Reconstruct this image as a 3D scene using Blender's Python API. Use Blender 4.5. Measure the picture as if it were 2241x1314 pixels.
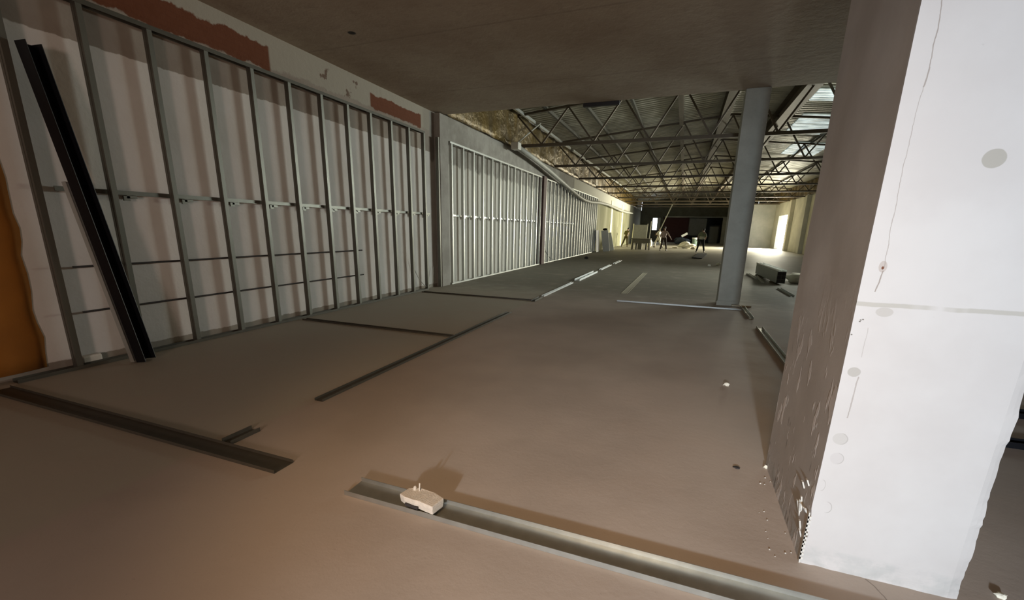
import bpy, bmesh, math, random
from mathutils import Vector, Matrix, noise

for o in list(bpy.data.objects):
    bpy.data.objects.remove(o)
SC = bpy.context.scene
COL = SC.collection
random.seed(7)
PI = math.pi

# ------------------------------------------------------------ camera
W, H = 2241, 1314
F, PX, PY, EYE = 959.146, 1112.74, 746.63, 1.45
R0 = (0.9318080863, 0.3625166409, 0.0177588118)      # camera right
R1 = (0.1064727701, -0.2262448001, -0.9682338765)    # camera down
R2 = (-0.3469830537, 0.9040989855, -0.2494148852)    # camera forward
cam_data = bpy.data.cameras.new('camera')
cam = bpy.data.objects.new('camera', cam_data)
COL.objects.link(cam)
cam_data.sensor_fit = 'HORIZONTAL'
cam_data.sensor_width = 36
cam_data.lens = F / W * 36
cam_data.shift_x = (W / 2 - PX) / W
cam_data.shift_y = (PY - H / 2) / W
cam_data.clip_start = 0.05
cam_data.clip_end = 300
m = Matrix(((R0[0], -R1[0], -R2[0], 0), (R0[1], -R1[1], -R2[1], 0), (R0[2], -R1[2], -R2[2], EYE), (0, 0, 0, 1)))
cam.matrix_world = m
SC.camera = cam

# ------------------------------------------------------------ world, lights, exposure
world = bpy.data.worlds.new('world')
SC.world = world
world.use_nodes = True
wb = world.node_tree.nodes['Background']
wb.inputs[0].default_value = (0.93, 0.97, 1.0, 1)
wb.inputs[1].default_value = 3.5
vs = SC.view_settings
vs.view_transform = 'Standard'
vs.look = 'None'
vs.exposure = 0.0
vs.gamma = 1.0
vs.use_curve_mapping = False
SC.cycles.max_bounces = 7
SC.cycles.diffuse_bounces = 4
SC.cycles.glossy_bounces = 4
SC.cycles.sample_clamp_indirect = 4.0
SC.cycles.use_denoising = True


def light(name, kind, loc, target, energy, color, **kw):
    d = bpy.data.lights.new(name, kind)
    o = bpy.data.objects.new(name, d)
    COL.objects.link(o)
    o.location = loc
    o.rotation_euler = (Vector(target) - Vector(loc)).to_track_quat('-Z', 'Y').to_euler()
    d.energy = energy
    d.color = color
    for k, v in kw.items():
        setattr(d, k, v)
    return o


# portable work lights standing and hanging behind the photographer, plus an added fill flood
light('work_light_beam', 'SPOT', (0.11, -4.5, 1.5), (0.45, 3.0, 0.75), 1950, (0.74, 0.93, 1.10),
      spot_size=math.radians(44), spot_blend=1.0, shadow_soft_size=0.12)
light('added_fill_flood', 'SPOT', (0.11, -4.45, 1.55), (-1.0, 4.0, 1.2), 520, (1.0, 0.72, 0.62),
      spot_size=math.radians(135), spot_blend=1.0, shadow_soft_size=0.45)  # unseen wide fill, lifts the slab soffit and near walls
light('work_light_warm', 'SPOT', (-0.35, -1.3, 3.3), (-0.75, 3.1, 0), 430, (1.0, 0.66, 0.38),
      spot_size=math.radians(60), spot_blend=1.0, shadow_soft_size=0.35)
# daylight through the loading opening in the right wall
light('daylight_opening', 'AREA', (8.0, 47.5, 1.6), (-2, 40.5, 1.5), 2700, (1.0, 0.95, 0.74), spread=math.radians(125),
      shape='RECTANGLE', size=4.0, size_y=3.0)
# daylight through the small opening in the end wall
light('daylight_window', 'AREA', (-3.9, 63.7, 2.3), (-3.9, 50, 1.0), 40, (0.95, 1.0, 0.97),
      shape='RECTANGLE', size=0.8, size_y=1.3)
# unseen fill added on the right to brighten the left wall
light('added_fill_right', 'AREA', (8.0, 17.5, 3.3), (-5.6, 9.5, 2.2), 520, (0.93, 1.0, 0.93),
      spread=math.radians(95), shape='RECTANGLE', size=9.0, size_y=1.2)


# ------------------------------------------------------------ materials
def new_mat(name):
    mt = bpy.data.materials.new(name)
    mt.use_nodes = True
    nt = mt.node_tree
    return mt, nt, nt.nodes['Principled BSDF']


class NB:
    """tiny node-building helper"""
    def __init__(s, nt):
        s.nt = nt
        tc = nt.nodes.new('ShaderNodeTexCoord')
        s.co = tc.outputs['Object']
        sp = nt.nodes.new('ShaderNodeSeparateXYZ')
        nt.links.new(s.co, sp.inputs[0])
        s.x, s.y, s.z = sp.outputs

    def val(s, sock, v):
        if hasattr(v, 'links') or hasattr(v, 'is_linked'):
            s.nt.links.new(v, sock)
        else:
            sock.default_value = v

    def m(s, op, a, b=0.0, c=0.0, clamp=False):
        n = s.nt.nodes.new('ShaderNodeMath')
        n.operation = op
        n.use_clamp = clamp
        s.val(n.inputs[0], a); s.val(n.inputs[1], b); s.val(n.inputs[2], c)
        return n.outputs[0]

    def noise(s, scale, detail=4, rough=0.55, stretch=None, vec=None, off=0):
        n = s.nt.nodes.new('ShaderNodeTexNoise')
        n.inputs['Scale'].default_value = scale
        n.inputs['Detail'].default_value = detail
        n.inputs['Roughness'].default_value = rough
        mp = s.nt.nodes.new('ShaderNodeMapping')
        mp.inputs['Location'].default_value = (off, off * 1.7, off * .6)
        if stretch:
            mp.inputs['Scale'].default_value = stretch
        s.nt.links.new(vec or s.co, mp.inputs[0])
        s.nt.links.new(mp.outputs[0], n.inputs['Vector'])
        return n.outputs['Fac']

    def step(s, v, lo, hi):
        n = s.nt.nodes.new('ShaderNodeMapRange')
        n.interpolation_type = 'SMOOTHSTEP'
        s.val(n.inputs['Value'], v)
        n.inputs['From Min'].default_value = lo
        n.inputs['From Max'].default_value = hi
        return n.outputs[0]

    def mix(s, f, a, b):
        n = s.nt.nodes.new('ShaderNodeMix')
        n.data_type = 'RGBA'
        s.val(n.inputs[0], f)
        for i, c in ((6, a), (7, b)):
            if isinstance(c, tuple):
                n.inputs[i].default_value = (*c, 1)
            else:
                s.nt.links.new(c, n.inputs[i])
        return n.outputs[2]

    def band(s, v, lo, hi, e):
        a = s.step(v, lo - e, lo + e)
        b = s.step(v, hi - e, hi + e)
        return s.m('SUBTRACT', a, b, clamp=True)

    def jit(s, v, n, amt):
        return s.m('ADD', v, s.m('MULTIPLY', s.m('SUBTRACT', n, 0.5), amt))

    def bump(s, bsdf, h, strength=0.3, dist=0.01):
        n = s.nt.nodes.new('ShaderNodeBump')
        n.inputs['Strength'].default_value = strength
        n.inputs['Distance'].default_value = dist
        s.nt.links.new(h, n.inputs['Height'])
        s.nt.links.new(n.outputs[0], bsdf.inputs['Normal'])


def simple(name, col, rough=0.7, metal=0.0, var=0.25, scale=6.0, bump=0.0, stretch=None, spec=0.5):
    mt, nt, b = new_mat(name)
    nb = NB(nt)
    n = nb.noise(scale, 5, .6, stretch)
    c = nb.mix(n, tuple(max(0, v * (1 - var)) for v in col), tuple(min(1, v * (1 + var)) for v in col))
    nt.links.new(c, b.inputs['Base Color'])
    b.inputs['Roughness'].default_value = rough
    b.inputs['Metallic'].default_value = metal
    b.inputs['Specular IOR Level'].default_value = spec
    if bump:
        nb.bump(b, nb.noise(scale * 5, 6, .7), bump, .01)
    return mt


MAT = {}
MAT['steel'] = simple('galvanised_steel', (.30, .31, .29), .40, .7, .18, 9, stretch=(1, 1, .25))
MAT['near_steel'] = simple('shaded_stud_steel', (.17, .17, .145), .42, .6, .18, 9, stretch=(1, 1, .25))  # near studs' shade put into a darker copy of the stud steel
MAT['bright_steel'] = simple('lit_stud_steel', (.56, .58, .55), .38, .55, .12, 9, stretch=(1, 1, .25))  # far light's gleam put into a paler copy of the stud steel
MAT['track_steel'] = simple('floor_track_steel', (.40, .40, .36), .38, .7, .25, 12)
MAT['dull_steel'] = simple('dull_channel_steel', (.085, .08, .062), .6, .3, .25, 12)
MAT['dark_steel'] = simple('dark_truss_steel', (.12, .095, .065), .6, .3, .3, 4)
MAT['black_steel'] = simple('black_steel', (.006, .007, .010), .45, .2, .3, 8)
MAT['rod'] = simple('rusty_rod', (.045, .040, .038), .7, .3, .3, 20)
MAT['pipe'] = simple('duct_grey', (.42, .42, .37), .6, 0, .15, 8)
MAT['white_sheet'] = simple('white_board', (.72, .74, .72), .6, 0, .08, 4)
MAT['black'] = simple('black_plastic', (.012, .012, .013), .5)
MAT['skin'] = simple('skin', (.30, .17, .11), .55, 0, .1, 20)
MAT['hair'] = simple('hair', (.012, .010, .010), .6)
MAT['olive_cloth'] = simple('olive_cloth', (.17, .15, .045), .85, 0, .2, 12)
MAT['olive_trousers'] = simple('olive_trousers', (.10, .075, .02), .85)
MAT['mauve_cloth'] = simple('mauve_cloth', (.42, .32, .29), .85, 0, .15, 12)
MAT['brown_cloth'] = simple('brown_cloth', (.06, .038, .028), .85)
MAT['white_cloth'] = simple('white_cloth', (.7, .68, .58), .85, 0, .1, 12)
MAT['black_matte'] = simple('black_sheet_cloth', (.008, .007, .008), .95, spec=.05)
MAT['black_cloth'] = simple('black_cloth', (.012, .013, .011), .85)
MAT['vest'] = simple('safety_vest', (.20, .22, .12), .8)
MAT['reflective'] = simple('reflective_strip', (.75, .72, .55), .5)
MAT['foam'] = simple('orange_foam', (.30, .105, .006), .85, 0, .35, 1.6, .5)
MAT['tan_sack'] = simple('tan_sack', (.42, .38, .28), .85, 0, .2, 8, .4)
MAT['white_sack'] = simple('white_sack', (.85, .82, .68), .8, 0, .15, 8, .4)
MAT['rubble'] = simple('broken_block', (.70, .63, .52), .9, 0, .25, 25, .6)
MAT['green_thing'] = simple('pale_green_plastic', (.20, .28, .23), .6)
MAT['blue_cloth'] = simple('dark_blue_tarp', (.02, .03, .05), .6)
MAT['plywood'] = simple('grey_plywood', (.22, .20, .14), .7, 0, .15, 6)
MAT['bundle_grey'] = simple('bundle_grey', (.22, .24, .22), .5, .3)
MAT['maroon'] = simple('maroon_sheet', (.07, .028, .028), .9)
MAT['grey_shutter'] = simple('grey_shutter', (.22, .225, .22), .8)
MAT['post_yellow'] = simple('lit_post_yellow', (.86, .84, .60), .7, 0, .08, 4)  # light from the opening put into the pale post colour
MAT['hook'] = simple('white_plaster', (.62, .60, .54), .85, 0, .1, 12, .4)


def mat_floor():
    mt, nt, b = new_mat('dusty_concrete_floor')
    nb = NB(nt)
    big = nb.noise(.45, 4, .55)
    mid = nb.noise(2.3, 6, .6, off=3)
    fine = nb.noise(45, 5, .7, off=7)
    c = nb.mix(nb.step(big, .35, .65), (.37, .315, .265), (.47, .405, .345))
    # greyer screed left of the track line, darker tone beyond the slab
    left = nb.m('SUBTRACT', 1.0, nb.step(nb.x, -2.85, -2.72))
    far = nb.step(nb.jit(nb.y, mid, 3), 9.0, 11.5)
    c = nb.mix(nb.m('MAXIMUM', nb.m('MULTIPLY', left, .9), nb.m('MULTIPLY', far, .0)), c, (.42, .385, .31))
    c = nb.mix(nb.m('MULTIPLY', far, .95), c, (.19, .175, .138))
    # last third of the hall paled, its daylight put into the floor colour
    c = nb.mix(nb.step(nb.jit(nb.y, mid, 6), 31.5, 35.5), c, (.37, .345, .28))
    c = nb.mix(nb.m('MULTIPLY', nb.step(mid, .45, .75), .35), c, (.46, .38, .31))
    c = nb.mix(nb.m('MULTIPLY', nb.step(fine, .6, .75), .25), c, (.14, .12, .10))
    # fine crack running from the pillar foot
    ck = nb.m('ABSOLUTE', nb.m('SUBTRACT', nb.jit(nb.x, nb.noise(6, 3, .5), .06), nb.m('MULTIPLY_ADD', nb.y, -.30, 1.52)))
    ck = nb.m('MULTIPLY', nb.m('SUBTRACT', 1.0, nb.step(ck, .001, .004)), nb.m('MULTIPLY', nb.m('LESS_THAN', nb.y, 2.05), nb.m('GREATER_THAN', nb.x, .8)))
    c = nb.mix(nb.m('MULTIPLY', ck, .6), c, (.10, .08, .06))
    nt.links.new(c, b.inputs['Base Color'])
    r = nb.m('MULTIPLY_ADD', mid, .25, .52)
    nt.links.new(r, b.inputs['Roughness'])
    b.inputs['Specular IOR Level'].default_value = .22
    nb.bump(b, nb.m('ADD', nb.m('MULTIPLY', mid, 1.6), nb.m('MULTIPLY', fine, .15)), .18, .02)
    return mt


def mat_slab():
    mt, nt, b = new_mat('concrete_slab_ceiling')
    nb = NB(nt)
    n1 = nb.noise(.7, 5, .6)
    n2 = nb.noise(7, 5, .65, off=4)
    c = nb.mix(nb.step(n1, .3, .7), (.34, .265, .195), (.42, .35, .27))
    c = nb.mix(nb.m('MULTIPLY', nb.step(n2, .5, .75), .25), c, (.20, .15, .12))
    # formwork board joints
    j = nb.m('ABSOLUTE', nb.m('SUBTRACT', nb.m('FRACT', nb.m('MULTIPLY', nb.y, .42)), .5))
    c = nb.mix(nb.m('MULTIPLY', nb.m('SUBTRACT', 1.0, nb.step(j, .004, .012)), .25), c, (.14, .11, .09))
    # small dark hole near the left wall
    dx = nb.m('SUBTRACT', nb.x, -4.53); dy = nb.m('MULTIPLY', nb.m('SUBTRACT', nb.y, 5.6), 1.0)
    d = nb.m('SQRT', nb.m('ADD', nb.m('MULTIPLY', dx, dx), nb.m('MULTIPLY', dy, dy)))
    c = nb.mix(nb.m('SUBTRACT', 1.0, nb.step(d, .04, .07)), c, (.02, .015, .012))
    nt.links.new(c, b.inputs['Base Color'])
    b.inputs['Roughness'].default_value = .8
    nb.bump(b, n2, .3, .02)
    return mt


def mat_left_wall():
    mt, nt, b = new_mat('left_wall_mixed_plaster')
    nb = NB(nt)
    e1 = nb.noise(3.0, 5, .65)
    e2 = nb.noise(9.0, 4, .6, off=5)
    blotch = nb.noise(1.2, 5, .6, off=9)
    beige = nb.mix(nb.step(blotch, .3, .7), (.30, .255, .215), (.38, .335, .285))
    white = nb.mix(nb.step(blotch, .25, .75), (.68, .655, .61), (.76, .74, .71))
    grey = nb.mix(nb.step(nb.noise(1.5, 6, .65, off=2), .35, .65), (.27, .255, .225), (.38, .365, .33))
    # near part: white lower boards, beige upper plaster
    zj = nb.jit(nb.z, e2, .05)
    mw = nb.band(zj, .085, 3.12, .006)
    c = nb.mix(mw, beige, white)
    # red brick showing through at the top
    yj = nb.jit(nb.y, e2, .5)
    zj2 = nb.jit(nb.z, e1, .22)
    brick_t = nt.nodes.new('ShaderNodeTexBrick')
    mp = nt.nodes.new('ShaderNodeMapping')
    cx = nt.nodes.new('ShaderNodeCombineXYZ')
    nt.links.new(nb.y, cx.inputs[0]); nt.links.new(nb.z, cx.inputs[1])
    nt.links.new(cx.outputs[0], mp.inputs[0])
    nt.links.new(mp.outputs[0], brick_t.inputs['Vector'])
    brick_t.inputs['Scale'].default_value = 4.2
    brick_t.inputs['Color1'].default_value = (.155, .055, .026, 1)
    brick_t.inputs['Color2'].default_value = (.165, .060, .030, 1)
    brick_t.inputs['Mortar'].default_value = (.145, .052, .027, 1)
    brick_t.inputs['Mortar Size'].default_value = .012
    b1 = nb.m('MULTIPLY', nb.band(nb.y, 1.0, 5.22, .02), nb.band(zj2, 3.53, 3.83, .012))
    b2 = nb.m('MULTIPLY', nb.band(nb.y, 7.40, 9.12, .02), nb.band(zj2, 3.57, 3.82, .012))
    topp = nb.step(zj2, 3.56, 3.60)
    c = nb.mix(topp, c, (.40, .37, .31))
    c = nb.mix(nb.m('MAXIMUM', b1, b2), c, brick_t.outputs['Color'])
    pock = nb.m('MULTIPLY', nb.m('MULTIPLY', nb.step(nb.noise(4, 4, .6, off=12), .62, .66), topp), nb.band(nb.y, 5.4, 7.3, .1))
    c = nb.mix(pock, c, (.17, .12, .09))
    # grey masonry from the pilaster on, paler below about 3 m
    gl = nb.step(nb.jit(nb.z, e1, .45), 3.02, 2.94)
    gcol = nb.mix(gl, grey, (.60, .585, .53))
    gm = nb.step(nb.y, 9.45, 9.5)
    c = nb.mix(gm, c, gcol)
    pat = nb.m('MULTIPLY', nb.band(nb.y, 24, 64, .2), nb.step(nb.jit(nb.z, e1, .5), 3.35, 3.45))
    c = nb.mix(pat, c, (.58, .57, .50))
    # yellowish stained plaster of the far part
    streak = nb.noise(1.1, 5, .6, stretch=(1, 1, .14), off=6)
    ycol = nb.mix(nb.step(streak, .35, .65), (.22, .215, .125), (.34, .33, .225))
    low = nb.m('MULTIPLY', nb.step(nb.jit(nb.z, streak, 3.2), 2.0, 1.2), nb.step(streak, .45, .6))
    ycol = nb.mix(nb.m('MULTIPLY', low, .55), ycol, (.36, .36, .22))
    ym = nb.m('MULTIPLY', nb.step(nb.y, 30.3, 31.0), nb.step(nb.z, 3.4, 3.3))
    c = nb.mix(ym, c, ycol)
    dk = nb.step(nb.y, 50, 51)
    c = nb.mix(dk, c, (.12, .12, .09))  # beyond the opening, missing light painted as a dark tone
    # strip of bare block and dirt along the foot
    foot = nb.m('MULTIPLY', nb.m('SUBTRACT', 1.0, nb.step(zj, .075, .085)), nb.m('LESS_THAN', nb.y, 10))
    c = nb.mix(foot, c, (.34, .31, .26))
    nt.links.new(c, b.inputs['Base Color'])
    b.inputs['Roughness'].default_value = .85
    b.inputs['Specular IOR Level'].default_value = .2
    nb.bump(b, nb.m('ADD', e2, nb.m('MULTIPLY', topp, e1)), .35, .02)
    return mt


def mat_pillar():
    mt, nt, b = new_mat('painted_pillar_plaster')
    nb = NB(nt)
    n1 = nb.noise(2.2, 5, .6)
    n2 = nb.noise(30, 5, .7, off=3)
    n3 = nb.noise(9, 4, .6, off=8)
    wob = nb.noise(14, 4, .6, off=15)
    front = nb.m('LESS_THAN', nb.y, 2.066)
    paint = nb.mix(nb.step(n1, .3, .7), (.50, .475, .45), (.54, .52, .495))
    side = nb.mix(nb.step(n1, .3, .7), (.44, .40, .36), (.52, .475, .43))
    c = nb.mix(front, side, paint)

    def disc(x, z, rx, rz, e=.003):
        a = nb.m('DIVIDE', nb.m('SUBTRACT', nb.jit(nb.x, wob, .006), x), rx)
        d = nb.m('DIVIDE', nb.m('SUBTRACT', nb.jit(nb.z, wob, .006), z), rz)
        r = nb.m('SQRT', nb.m('ADD', nb.m('MULTIPLY', a, a), nb.m('MULTIPLY', d, d)))
        return r

    def full(x, z, rx, rz, col, f=1.0):
        nonlocal c
        k = nb.m('SUBTRACT', 1.0, nb.step(disc(x, z, rx, rz), .93, 1.03))
        c = nb.mix(nb.m('MULTIPLY', nb.m('MULTIPLY', k, f), front), c, col)

    def ring(x, z, rx, rz, f=.5):
        nonlocal c
        k = nb.band(disc(x, z, rx, rz), .93, 1.05, .04)
        k = nb.m('MULTIPLY', k, nb.step(nb.x, x - rx * .2, x + rx * .6))
        c = nb.mix(nb.m('MULTIPLY', nb.m('MULTIPLY', k, f), front), c, (.27, .25, .22))

    full(.942, 1.705, .032, .031, (0.343, 0.323, 0.277), .9)
    full(.693, .917, .022, .020, (0.363, 0.343, 0.304), .8)
    full(.697, .625, .026, .026, (0.436, 0.416, 0.383), .7)
    ring(.697, .625, .026, .026)
    full(.700, .535, .024, .026, (0.462, 0.436, 0.416), .5)
    ring(.700, .535, .024, .026)
    ring(.700, .30, .022, .027, .6)
    ring(.668, .40, .014, .027, .5)
    full(.745, 1.165, .028, .018, (0.409, 0.383, 0.343), .7)
    full(.708, 1.335, .013, .022, (0.383, 0.330, 0.290), .7)
    full(.708, 1.33, .004, .006, (0.145, 0.053, 0.026), 1)
    for dx, dz in ((.005, .0), (.012, .003), (.003, -.006), (-.014, -.06)):
        full(.672 + dx, 1.128 + dz, .0035, .0025, (0.165, 0.152, 0.132), 1)

    def crack(xa, za, xb, zb, w=.0022, f=.75, wig=.02):
        nonlocal c
        k = (xb - xa) / (zb - za)
        ex = nb.m('MULTIPLY_ADD', nb.z, k, xa - k * za)
        d = nb.m('ABSOLUTE', nb.m('SUBTRACT', nb.jit(nb.x, n3, wig), ex))
        mk = nb.m('SUBTRACT', 1.0, nb.step(d, w * .4, w))
        mk = nb.m('MULTIPLY', mk, nb.m('MULTIPLY', nb.m('LESS_THAN', nb.z, max(za, zb)), nb.m('GREATER_THAN', nb.z, min(za, zb))))
        c = nb.mix(nb.m('MULTIPLY', nb.m('MULTIPLY', mk, f), front), c, (0.238, 0.198, 0.165))

    crack(.700, 2.30, .713, 2.0)
    crack(.713, 2.0, .704, 1.94, .003)
    crack(.704, 1.94, .700, 1.70, .0015, .55)
    crack(.700, 1.70, .712, 1.33, .0016, .6)
    crack(.711, 1.32, .700, 1.24, .003, .8)
    crack(.708, 1.10, .708, .98, .0015, .4)
    crack(.712, .90, .707, .72, .003, .55)
    # horizontal day joint of the plaster
    zz = nb.jit(nb.z, n3, .012)
    hb = nb.m('MULTIPLY', nb.band(zz, 1.183, 1.199, .002), nb.step(nb.noise(5, 3, .6, stretch=(1, 1, .1), off=21), .3, .45))
    c = nb.mix(nb.m('MULTIPLY', nb.m('MULTIPLY', hb, .55), front), c, (0.330, 0.310, 0.251))
    # scuffs and the rough foot
    sc = nb.step(nb.noise(9, 5, .7, stretch=(1, 1, 2.2), off=31), .70, .73)
    c = nb.mix(nb.m('MULTIPLY', nb.m('MULTIPLY', sc, .25), front), c, (0.330, 0.304, 0.277))
    ft = nb.step(nb.jit(nb.z, n3, .05), .11, .085)
    c = nb.mix(nb.m('MULTIPLY', nb.m('MULTIPLY', ft, nb.step(n3, .40, .6)), .35), c, (0.343, 0.363, 0.343))
    # chips on the side face: pale plaster flecks
    ch = nb.step(nb.noise(16, 3, .5, stretch=(1, 1, .38), off=41), .585, .64)
    ch = nb.m('MULTIPLY', ch, nb.step(nb.z, 1.35, .4))
    side_m = nb.m('SUBTRACT', 1.0, front)
    c = nb.mix(nb.m('MULTIPLY', nb.m('MULTIPLY', ch, .8), side_m), c, (.74, .68, .63))
    ch2 = nb.m('MULTIPLY', nb.step(nb.noise(14, 3, .5, stretch=(1, 1, .35), off=51), .63, .68), nb.step(nb.z, 1.3, .3))
    c = nb.mix(nb.m('MULTIPLY', nb.m('MULTIPLY', ch2, .6), side_m), c, (.12, .10, .08))
    nt.links.new(c, b.inputs['Base Color'])
    b.inputs['Roughness'].default_value = .7
    b.inputs['Specular IOR Level'].default_value = .3
    nb.bump(b, nb.m('ADD', nb.m('MULTIPLY', n3, nb.step(nb.z, .25, 0.0)), nb.m('ADD', nb.m('MULTIPLY', n2, .08), nb.m('MULTIPLY', nb.m('MULTIPLY', ch, .45), side_m))), .5, .012)
    return mt


def mat_roof():
    mt, nt, b = new_mat('corrugated_roof_underside')
    nb = NB(nt)
    n1 = nb.noise(.9, 5, .6)
    c = nb.mix(nb.step(n1, .3, .7), (.38, .36, .29), (.60, .58, .49))
    st = nb.noise(3, 5, .6, stretch=(.3, 1, 1), off=4)
    c = nb.mix(nb.m('MULTIPLY', nb.step(st, .5, .7), .4), c, (.22, .19, .15))
    nt.links.new(c, b.inputs['Base Color'])
    b.inputs['Roughness'].default_value = .5
    b.inputs['Metallic'].default_value = .3
    return mt


def mat_insul():
    mt, nt, b = new_mat('foil_faced_insulation')
    nb = NB(nt)
    n1 = nb.noise(1.4, 5, .65, stretch=(1, 1, .35))
    n2 = nb.noise(5, 5, .6, off=3)
    c = nb.mix(nb.step(n1, .3, .7), (.06, .040, .010), (.20, .13, .03))
    c = nb.mix(nb.step(n2, .66, .72), c, (.55, .50, .34))
    nt.links.new(c, b.inputs['Base Color'])
    b.inputs['Roughness'].default_value = .38
    b.inputs['Metallic'].default_value = .35
    nb.bump(b, n2, .8, .05)
    return mt


def mat_conc(name, c1, c2, sc=1.5):
    mt, nt, b = new_mat(name)
    nb = NB(nt)
    n = nb.noise(sc, 6, .62)
    f = nb.noise(25, 5, .7, off=5)
    c = nb.mix(nb.step(n, .3, .7), c1, c2)
    c = nb.mix(nb.m('MULTIPLY', nb.step(f, .55, .75), .25), c, tuple(v * .6 for v in c1))
    nt.links.new(c, b.inputs['Base Color'])
    b.inputs['Roughness'].default_value = .85
    nb.bump(b, f, .25, .01)
    return mt


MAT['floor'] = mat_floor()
MAT['slab'] = mat_slab()
MAT['left_wall'] = mat_left_wall()
MAT['pillar'] = mat_pillar()
MAT['roof'] = mat_roof()
MAT['insul'] = mat_insul()
MAT['column'] = mat_conc('column_concrete', (.27, .27, .225), (.36, .355, .30))
MAT['masonry'] = mat_conc('grey_masonry', (.28, .265, .235), (.40, .385, .35))
MAT['right_wall'] = mat_conc('pale_wall_plaster', (.52, .51, .43), (.68, .66, .56), .8)
MAT['grey_wall'] = mat_conc('grey_wall_plaster', (.40, .41, .38), (.52, .52, .48), .8)
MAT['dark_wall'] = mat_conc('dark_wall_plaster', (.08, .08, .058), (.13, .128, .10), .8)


def mat_sky(name, col, s):
    mt, nt, b = new_mat(name)
    b.inputs['Base Color'].default_value = (.8, .85, .85, 1)
    b.inputs['Emission Color'].default_value = (*col, 1)
    b.inputs['Emission Strength'].default_value = s
    nb = NB(nt)
    n = nb.noise(1.3, 4, .6, stretch=(1, 2.5, 1))
    nt.links.new(nb.m('MULTIPLY', nb.step(n, .2, .75), s), b.inputs['Emission Strength'])
    return mt


MAT['skylight'] = mat_sky('translucent_skylight', (.78, .93, .92), .75)


# ------------------------------------------------------------ mesh helpers
class MB:
    def __init__(s):
        s.bm = bmesh.new()

    def quadstrip(s, rings, closed=True, cap=True):
        vs_ = [[s.bm.verts.new(p) for p in r] for r in rings]
        n = len(rings[0])
        for a, b in zip(vs_, vs_[1:]):
            for i in range(n if closed else n - 1):
                j = (i + 1) % n
                s.bm.faces.new((a[i], a[j], b[j], b[i]))
        if cap and closed:
            s.bm.faces.new(vs_[0][::-1])
            s.bm.faces.new(vs_[-1])
        return s

    def box(s, x0, x1, y0, y1, z0, z1):
        return s.quadstrip([[(x0, y0, z), (x1, y0, z), (x1, y1, z), (x0, y1, z)] for z in (z0, z1)])

    def frame(s, p, q, up=(0, 0, 1)):
        d = (Vector(q) - Vector(p)).normalized()
        u = Vector(up)
        if abs(d.dot(u)) > .98:
            u = Vector((1, 0, 0))
        sx = d.cross(u).normalized()
        return d, sx, sx.cross(d).normalized()

    def prof(s, p, q, pts, up=(0, 0, 1), closed=True):
        """extrude a 2-D outline (side, up) from p to q"""
        d, a, b = s.frame(p, q, up)
        s.quadstrip([[Vector(o) + a * u + b * v for u, v in pts] for o in (p, q)], closed, closed)
        return s

    def bar(s, p, q, w, h, up=(0, 0, 1)):
        return s.prof(p, q, [(-w / 2, -h / 2), (w / 2, -h / 2), (w / 2, h / 2), (-w / 2, h / 2)], up)

    def tube(s, pts, r, n=8):
        pts = [Vector(p) for p in pts]
        rings = []
        for i, p in enumerate(pts):
            d = (pts[min(i + 1, len(pts) - 1)] - pts[max(i - 1, 0)]).normalized()
            u = Vector((0, 0, 1)) if abs(d.z) < .95 else Vector((1, 0, 0))
            a = d.cross(u).normalized(); b = a.cross(d)
            rr = r[i] if isinstance(r, (list, tuple)) else r
            rings.append([p + (a * math.cos(2 * PI * k / n) + b * math.sin(2 * PI * k / n)) * rr for k in range(n)])
        return s.quadstrip(rings)

    def blob(s, c, r, jitter=.15, sub=2, seed=0, flat=None):
        res = bmesh.ops.create_icosphere(s.bm, subdivisions=sub, radius=1)
        for v in res['verts']:
            k = 1 + jitter * noise.noise(v.co * 1.7 + Vector((seed, seed * 2, 0)))* 2
            co = Vector((v.co.x * r[0], v.co.y * r[1], v.co.z * r[2])) * k
            if flat is not None:
                co.z = max(co.z, flat)
            v.co = co + Vector(c)
        return s

    def build(s, name, mat, parent=None, loc=None, bevel=0.0, smooth=False):
        bmesh.ops.recalc_face_normals(s.bm, faces=s.bm.faces[:])
        me = bpy.data.meshes.new(name)
        s.bm.to_mesh(me)
        s.bm.free()
        me.materials.append(MAT[mat] if isinstance(mat, str) else mat)
        if smooth:
            for p in me.polygons:
                p.use_smooth = True
        o = bpy.data.objects.new(name, me)
        COL.objects.link(o)
        if parent:
            o.parent = parent
        if loc:
            o.location = loc
        if bevel:
            bv = o.modifiers.new('bevel', 'BEVEL')
            bv.width = bevel
            bv.segments = 2
            bv.limit_method = 'ANGLE'
        return o


def tag(o, label=None, cat=None, group=None, kind=None):
    if label: o['label'] = label
    if cat: o['category'] = cat
    if group: o['group'] = group
    if kind: o['kind'] = kind
    return o


def struct(o):
    o['kind'] = 'structure'
    return o


def empty(name, loc, rz=0.0):
    o = bpy.data.objects.new(name, None)
    COL.objects.link(o)
    o.location = loc
    o.rotation_euler = (0, 0, rz)
    o.empty_display_size = .1
    return o


def copy_tree(o, parent=None):
    c = o.copy()
    COL.objects.link(c)
    if parent:
        c.parent = parent
    for ch in [x for x in bpy.data.objects if x.parent == o]:
        copy_tree(ch, c)
    return c


def c_section(web, fl, t=.003, lip=.008):
    """C outline, web on the left side (side axis), open to the right"""
    h = web / 2
    return [(0, -h), (fl, -h), (fl, -h + lip), (fl - t, -h + lip), (fl - t, -h + t), (t, -h + t),
            (t, h - t), (fl - t, h - t), (fl - t, h - lip), (fl, h - lip), (fl, h), (0, h)]


def u_section(w, h, t=.003):
    """U outline lying on its web: centred, open upward"""
    a = w / 2
    return [(-a, 0), (a, 0), (a, h), (a - t, h), (a - t, t), (-a + t, t), (-a + t, h), (-a, h)]


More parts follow.
